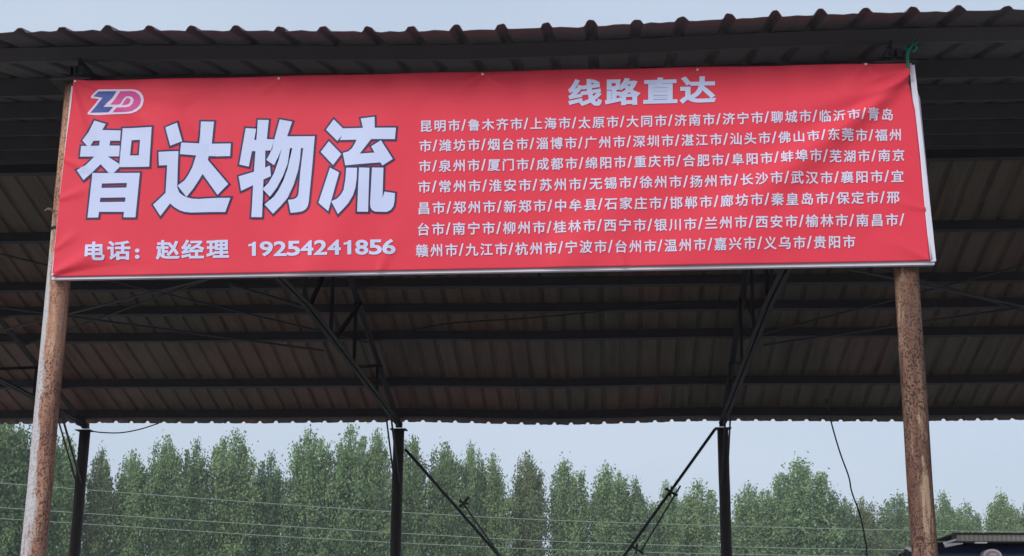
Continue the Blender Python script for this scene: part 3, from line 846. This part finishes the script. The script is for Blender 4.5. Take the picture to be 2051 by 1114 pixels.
TREES = [
 (14, 822, 120, 'leaf1', 'dark dense poplar at the far left edge, rising past the far eave'),
 (78, 840, 110, 'leaf1', 'dark tall poplar mostly hidden behind the left front post'),
 (133, 872, 80, 'leaf0', 'poplar standing between the left front post and the left rear post'),
 (206, 900, 62, 'leaf2', 'slim low poplar with a pointed tip just right of the left rear post'),
 (268, 900, 80, 'leaf0', 'low rounded poplar second to the right of the left rear post'),
 (336, 870, 92, 'leaf0', 'tall poplar with a single spire left of the narrow poplar under the banner logo'),
 (396, 880, 62, 'leaf1', 'narrow upright poplar left of the broad full one'),
 (472, 863, 118, 'leaf0', 'broad full poplar rising below the headline lettering'),
 (545, 905, 62, 'leaf1', 'short thin poplar in the gap between two broad poplars'),
 (620, 858, 112, 'leaf0', 'broad tall poplar with a peaked top left of the two highest'),
 (702, 850, 96, 'leaf0', 'tall poplar touching the far eave left of the middle rear post'),
 (756, 862, 76, 'leaf0', 'tall poplar immediately left of the middle rear post'),
 (828, 874, 66, 'leaf1', 'slender poplar immediately right of the middle rear post'),
 (892, 884, 88, 'leaf1', 'full poplar right of the slender one by the middle rear post'),
 (944, 888, 62, 'leaf0', 'leaning topped poplar above the clamp of the left diagonal brace'),
 (986, 908, 78, 'leaf0', 'bright green poplar right of the left diagonal brace clamp'),
 (1056, 903, 84, 'leaf2', 'poplar with a two pointed top left of the centre between the braces'),
 (1136, 922, 96, 'leaf0', 'wide poplar at the centre between the two diagonal braces'),
 (1216, 928, 92, 'leaf0', 'poplar with many small tips right of the centre between the braces'),
 (1272, 956, 70, 'leaf1', 'lower poplar beside the lower half of the right diagonal brace'),
 (1336, 964, 70, 'leaf0', 'poplar behind the clamp of the right diagonal brace'),
 (1396, 962, 92, 'leaf0', 'rounded poplar immediately left of the right rear post'),
 (1500, 968, 96, 'leaf0', 'rounded poplar immediately right of the right rear post'),
 (1558, 952, 66, 'leaf0', 'poplar tucked against the left of the tallest one right of the rear post'),
 (1607, 922, 112, 'leaf0', 'tallest poplar between the right rear post and the hanging cable'),
 (1668, 982, 78, 'leaf1', 'low poplar immediately left of the hanging cable'),
 (1728, 998, 82, 'leaf2', 'low poplar behind the lower end of the hanging cable'),
 (1800, 988, 92, 'leaf1', 'poplar immediately left of the brown right front post'),
 (1888, 985, 84, 'leaf0', 'bright poplar immediately right of the brown right front post'),
 (1936, 1006, 66, 'leaf0', 'short poplar above the left end of the truck roof board'),
 (2003, 990, 82, 'leaf0', 'separate poplar standing above the truck roof board'),
 (2052, 1010, 70, 'leaf1', 'poplar cut off by the right edge of the picture'),
]
for t in TREES: poplar(*t)
# the thicket of younger growth behind the row: one mass
rr = random.Random(11); V = []; F = []
for k in range(100000):
    x = rr.uniform(-260, 2300); Yt = 100 + 38 * x / 2051 + rr.uniform(0, 9)
    d = ray(x, 900); X = EYE.x + d.x * Yt / d.y
    top = 10.6 + 1.6 * math.sin(x * .031) + 1.1 * math.sin(x * .083 + 1) + .8 * math.sin(x * .19)
    z = top * (1 - rr.random() ** 1.7 * .95) if rr.random() < .5 else rr.uniform(.2, top)
    if z > 8 and math.sin(x * .11 + .6) + .6 * math.sin(x * .257) > .25 + (11 - z) * .22: continue
    c = Vector((X + rr.gauss(0, .3), Yt, z))
    ax = Vector((rr.gauss(0, .5), rr.gauss(0, .5), 1.0 if rr.random() < .6 else rr.gauss(0, .7))).normalized()
    s_ = ax.cross(Vector((rr.gauss(0, 1), rr.gauss(0, 1), rr.gauss(0, .6)))).normalized()
    l = rr.uniform(.08, .16); wd = l * rr.uniform(.45, .75); i0 = len(V)
    V.extend([c - ax * l, c + s_ * wd, c + ax * l, c - s_ * wd]); F.append((i0, i0 + 1, i0 + 2, i0 + 3))
me = bpy.data.meshes.new('thicket'); me.from_pydata([tuple(v) for v in V], [], F); me.materials.append(M['leaf1'])
o = bpy.data.objects.new('thicket', me); COL.objects.link(o)
tag(o, 'dense dark undergrowth and young trees filling in behind the poplar row', 'thicket', kind='stuff')

# ------------------------------------------------------------------ truck
n = N('truck_navy_paint', .35, 0, .5); n.color(n.mix(n.noise(3, 5), (.012, .014, .040), (.022, .026, .070))); M['tpaint'] = n.m
n = N('truck_glass', .08, 0, .6); n.color((.015, .02, .025)); M['glass'] = n.m
M['tblack'] = plain('truck_black_plastic', (.014, .014, .015), .5)
M['tyre'] = plain('tyre_rubber', (.02, .02, .02), .85)
M['tgrey'] = plain('rim_steel', (.35, .35, .36), .4, .6, .1)
M['trim'] = plain('pale_visor_trim', (.80, .78, .75), .45, 0, .1, 5)
n = N('board_slats', .7); pz = n.sep(n.coord())
wv = n.new('ShaderNodeTexWave'); wv.inputs['Scale'].default_value = 9; n.link(n.coord((1, 0, 0)), wv.inputs['Vector'])
n.color(n.mix(n.ramp(wv.outputs[0], [(.2, 0.0), (.6, 1.0)]), n.mix(n.noise(4, 4), (.32, .28, .24), (.42, .37, .32)), n.mix(n.noise(3, 4), (.44, .40, .35), (.55, .50, .44)))); M['slats'] = n.m
n = N('lamp_lens', .15); n.color((.7, .7, .68)); M['lens'] = n.m
n = N('badge_white', .4); n.color((.75, .73, .76)); M['badge'] = n.m
n = N('badge_red', .4); n.color((.56, .32, .39)); M['badge_red'] = n.m
YT = 11.0
tl = at(1880, 1083, YT + .40); TX0 = at(1880, 1090, YT).x; TW = 2.0; TZ = tl.z; TX1 = TX0 + TW; XC = (TX0 + TX1) / 2
truck = empty('truck', 'dark navy truck parked under the shed with a slatted board on its cab roof', 'truck', (XC, YT + 2.5, 0))
# cab body: side profile lofted across, with rounded upper corners
prof = [(0, .55), (-.06, .85), (-.05, 1.1), (.02, 1.22), (.24, TZ - .42), (.30, TZ - .10), (.42, TZ - .01), (.9, TZ), (1.75, TZ - .01), (1.86, TZ - .08), (1.90, TZ - .3), (1.90, .55)]
bm = bmesh.new()
secs = []
for xx, ins in ((TX0 + .05, .10), (TX0, .02), (TX0 + .02, 0), (XC, 0), (TX1 - .02, 0), (TX1, .02), (TX1 - .05, .10)):
    ring = []
    for (dy, z) in prof:
        cx = XC + (xx - XC) * (1 - .035 * max(0, (z - 1.5) / 1.4))
        ring.append(bm.verts.new((cx, YT + .95 + (dy - .95) * (1 - ins * .5), 1.7 + (z - 1.7) * (1 - ins * .25))))
    secs.append(ring)
for a, b in zip(secs, secs[1:]):
    for i in range(len(prof)): bm.faces.new((a[i], a[(i + 1) % len(prof)], b[(i + 1) % len(prof)], b[i]))
bm.faces.new(secs[0]); bm.faces.new(list(reversed(secs[-1])))
cab = obj('cab', bm, M['tpaint'], truck)
bv = cab.modifiers.new('b', 'BEVEL'); bv.width = .03; bv.segments = 3; bv.limit_method = 'ANGLE'; bv.angle_limit = R(30)
# windscreen on the sloping front
bm = bmesh.new()
p = [(TX0 + .14, YT + .045, 1.28), (TX1 - .14, YT + .045, 1.28), (TX1 - .22, YT + .205, TZ - .46), (TX0 + .22, YT + .205, TZ - .46)]
vs_ = [bm.verts.new(Vector(v) + Vector((0, -.03, 0))) for v in p] + [bm.verts.new(Vector(v) + Vector((0, .02, 0))) for v in p]
for f in ((0, 1, 2, 3), (7, 6, 5, 4), (0, 4, 5, 1), (1, 5, 6, 2), (2, 6, 7, 3), (3, 7, 4, 0)): bm.faces.new([vs_[i] for i in f])
obj('windscreen', bm, M['glass'], truck)
for s, X in ((-1, TX0 - .004), (1, TX1 + .004)):
    bm = bmesh.new(); box(bm, (X - .012, YT + .35, .75), (X + .012, YT + 1.45, 2.12), .01); d_ = obj('door', bm, M['tpaint'], truck)
    bm = bmesh.new(); box(bm, (X + s * .004 - .016, YT + .48, 1.32), (X + s * .004 + .016, YT + 1.38, 1.98), .01); obj('side_window', bm, M['glass'], d_)
    bm = bmesh.new(); box(bm, (X + s * .03 - .015, YT + 1.2, 1.16), (X + s * .03 + .015, YT + 1.38, 1.20), .005); obj('handle', bm, M['tblack'], d_)
bm = bmesh.new(); box(bm, (TX0 + .02, YT - .22, .42), (TX1 - .02, YT + .05, .80), .04); obj('bumper', bm, M['tblack'], truck)
bm = bmesh.new()
for k in range(5): box(bm, (TX0 + .45, YT - .10, .92 + k * .085), (TX1 - .45, YT - .045, .96 + k * .085))
obj('grille', bm, M['tblack'], truck)
for X in (TX0 + .25, TX1 - .25):
    bm = bmesh.new(); box(bm, (X - .17, YT - .10, .88), (X + .17, YT - .02, 1.12), .03); obj('headlight', bm, M['lens'], truck)
# sun visor over the windscreen: pale curved strips at its corners
def visor(xa, xb, lift):
    bm = bmesh.new(); k = 8; A = []; B = []
    for i in range(k + 1):
        t = i / k; X = xa + (xb - xa) * t
        A.append(bm.verts.new((X, YT - .10 + .06 * t, P0.z + .002 + lift * math.sin(math.pi * t * .5)))); B.append(bm.verts.new((X, YT - .13 + .08 * t, P0.z - .022 + (lift + .022) * t)))
    for i in range(k): bm.faces.new((A[i], A[i + 1], B[i + 1], B[i]))
    o = obj('visor_trim', bm, M['trim'], truck); s = o.modifiers.new('t', 'SOLIDIFY'); s.thickness = .006
P0 = at(1891, 1090, YT - .1); P1 = at(1932, 1086, YT - .1)
visor(P0.x, P1.x, .012)
bm = bmesh.new(); a, b = at(1891, 1088, YT - .1), at(1914, 1081, YT + .1); beam(bm, a, b, .014, .014); obj('visor_trim', bm, M['trim'], truck)
bm = bmesh.new(); a, b = at(1953, 1087, YT), at(1976, 1087, YT); box(bm, (a.x, YT - .02, a.z - .006), (b.x, YT + .03, a.z + .004)); obj('visor_trim', bm, M['trim'], truck)
# slatted board with dark frame on the roof
a = at(1916, 1084, YT + .3); b = at(1916, 1071, YT + .3); e = TX1 - .1
bm = bmesh.new(); box(bm, (a.x, YT + .30, a.z), (e, YT + .36, b.z)); rb = obj('roof_board', bm, M['slats'], truck)
bm = bmesh.new(); box(bm, (a.x - .018, YT + .275, b.z + .002), (e + .02, YT + .95, b.z + .013)); box(bm, (a.x - .017, YT + .276, a.z - .012), (a.x - .002, YT + .38, b.z)); box(bm, (a.x - .014, YT + .285, a.z - .012), (e, YT + .37, a.z - .002))
obj('board_frame', bm, M['tblack'], rb)
for X in (a.x + .2, e - .2):
    bm = bmesh.new(); box(bm, (X - .02, YT + .5, TZ - .02), (X + .02, YT + .54, b.z)); obj('board_leg', bm, M['tblack'], rb)
# oval badge on the cab forehead
def oval(bm, c, rx, rz, dep, k=28):
    f_ = [bm.verts.new(c + Vector((rx * math.cos(i / k * math.tau), 0, rz * math.sin(i / k * math.tau)))) for i in range(k)]
    g_ = [bm.verts.new(v.co + Vector((0, dep, 0))) for v in f_]
    bm.faces.new(f_); bm.faces.new(list(reversed(g_)))
    for i in range(k): bm.faces.new((f_[i], g_[i], g_[(i + 1) % k], f_[(i + 1) % k]))
c = at(1988, 1113, YT + .2); c.y = YT + .20
bm = bmesh.new(); oval(bm, c, .070, .050, .12); bd = obj('badge', bm, M['badge'], truck)
bm = bmesh.new(); oval(bm, c + Vector((0, -.004, 0)), .052, .035, .01); bm2 = obj('badge_emblem', bm, M['badge_red'], bd)
bm = bmesh.new(); oval(bm, c + Vector((.004, -.008, .009)), .030, .007, .006); oval(bm, c + Vector((-.004, -.008, -.009)), .033, .006, .006); obj('badge_emblem', bm, M['badge'], bd)
# mirrors on arms
for s, X in ((-1, TX0), (1, TX1)):
    bm = bmesh.new(); tube(bm, [(X, YT + .25, TZ - .26), (X + s * .13, YT + .05, TZ - .12), (X + s * .24, YT + .02, TZ - .085)], .016, 8); ar = obj('mirror_arm', bm, M['trim'], truck)
    bm = bmesh.new(); box(bm, (X + s * .24 - .035, YT - .02, TZ - .40), (X + s * .24 + .035, YT + .06, TZ - .095), .025); obj('mirror', bm, M['tblack'], ar)
# chassis, bed and wheels
bm = bmesh.new()
for X in (XC - .4, XC + .4): box(bm, (X - .04, YT + .3, .62), (X + .04, YT + 6.0, .80))
obj('chassis', bm, M['tblack'], truck)
bm = bmesh.new(); box(bm, (TX0, YT + 2.05, .95), (TX1, YT + 6.1, 1.05)); bed = obj('cargo_bed', bm, M['tpaint'], truck)
for lo, hi in (((TX0, YT + 2.05, 1.052), (TX0 + .04, YT + 6.1, 1.55)), ((TX1 - .04, YT + 2.05, 1.052), (TX1, YT + 6.1, 1.55)), ((TX0 + .042, YT + 6.06, 1.052), (TX1 - .042, YT + 6.1, 1.55)), ((TX0 + .042, YT + 2.05, 1.052), (TX1 - .042, YT + 2.09, 2.1))):
    bm = bmesh.new(); box(bm, lo, hi, .006); obj('side_board', bm, M['tpaint'], bed)
for yy in (YT + .95, YT + 4.7):
    for s in (-1, 1):
        X = XC + s * (TW / 2 - .16)
        bm = bmesh.new(); k = 28
        pr = [(.24, -.12), (.42, -.12), (.465, -.08), (.465, .08), (.42, .12), (.24, .12)]
        rings = [[bm.verts.new((X + px_, yy + r_ * math.cos(i / k * math.tau), .48 + r_ * math.sin(i / k * math.tau))) for i in range(k)] for r_, px_ in pr]
        for a_, b_ in zip(rings, rings[1:] + rings[:1]):
            for i in range(k): bm.faces.new((a_[i], a_[(i + 1) % k], b_[(i + 1) % k], b_[i]))
        wh = obj('wheel', bm, M['tyre'], truck, smooth=True)
        bm = bmesh.new(); bmesh.ops.create_cone(bm, cap_ends=True, segments=24, radius1=.245, radius2=.20, depth=.14, matrix=Matrix.Translation((X + s * .02, yy, .48)) @ Matrix.Rotation(R(90 * s), 4, 'Y'))
        obj('rim', bm, M['tgrey'], wh)

# ------------------------------------------------------------------ haze
bm = bmesh.new(); box(bm, (-420, -30, -1.0), (420, 260, 26))
hm = bpy.data.materials.new('haze_air'); hm.use_nodes = True; ht = hm.node_tree
for nd in list(ht.nodes):
    if nd.type != 'OUTPUT_MATERIAL': ht.nodes.remove(nd)
pv = ht.nodes.new('ShaderNodeVolumePrincipled'); pv.inputs['Color'].default_value = (.86, .91, .98, 1); pv.inputs['Density'].default_value = .0008
ht.links.new(pv.outputs[0], ht.nodes['Material Output'].inputs['Volume'])
hz = obj('haze', bm, hm); tag(hz, 'thin pale summer haze filling the air between the shed and the poplars', 'haze', kind='stuff')
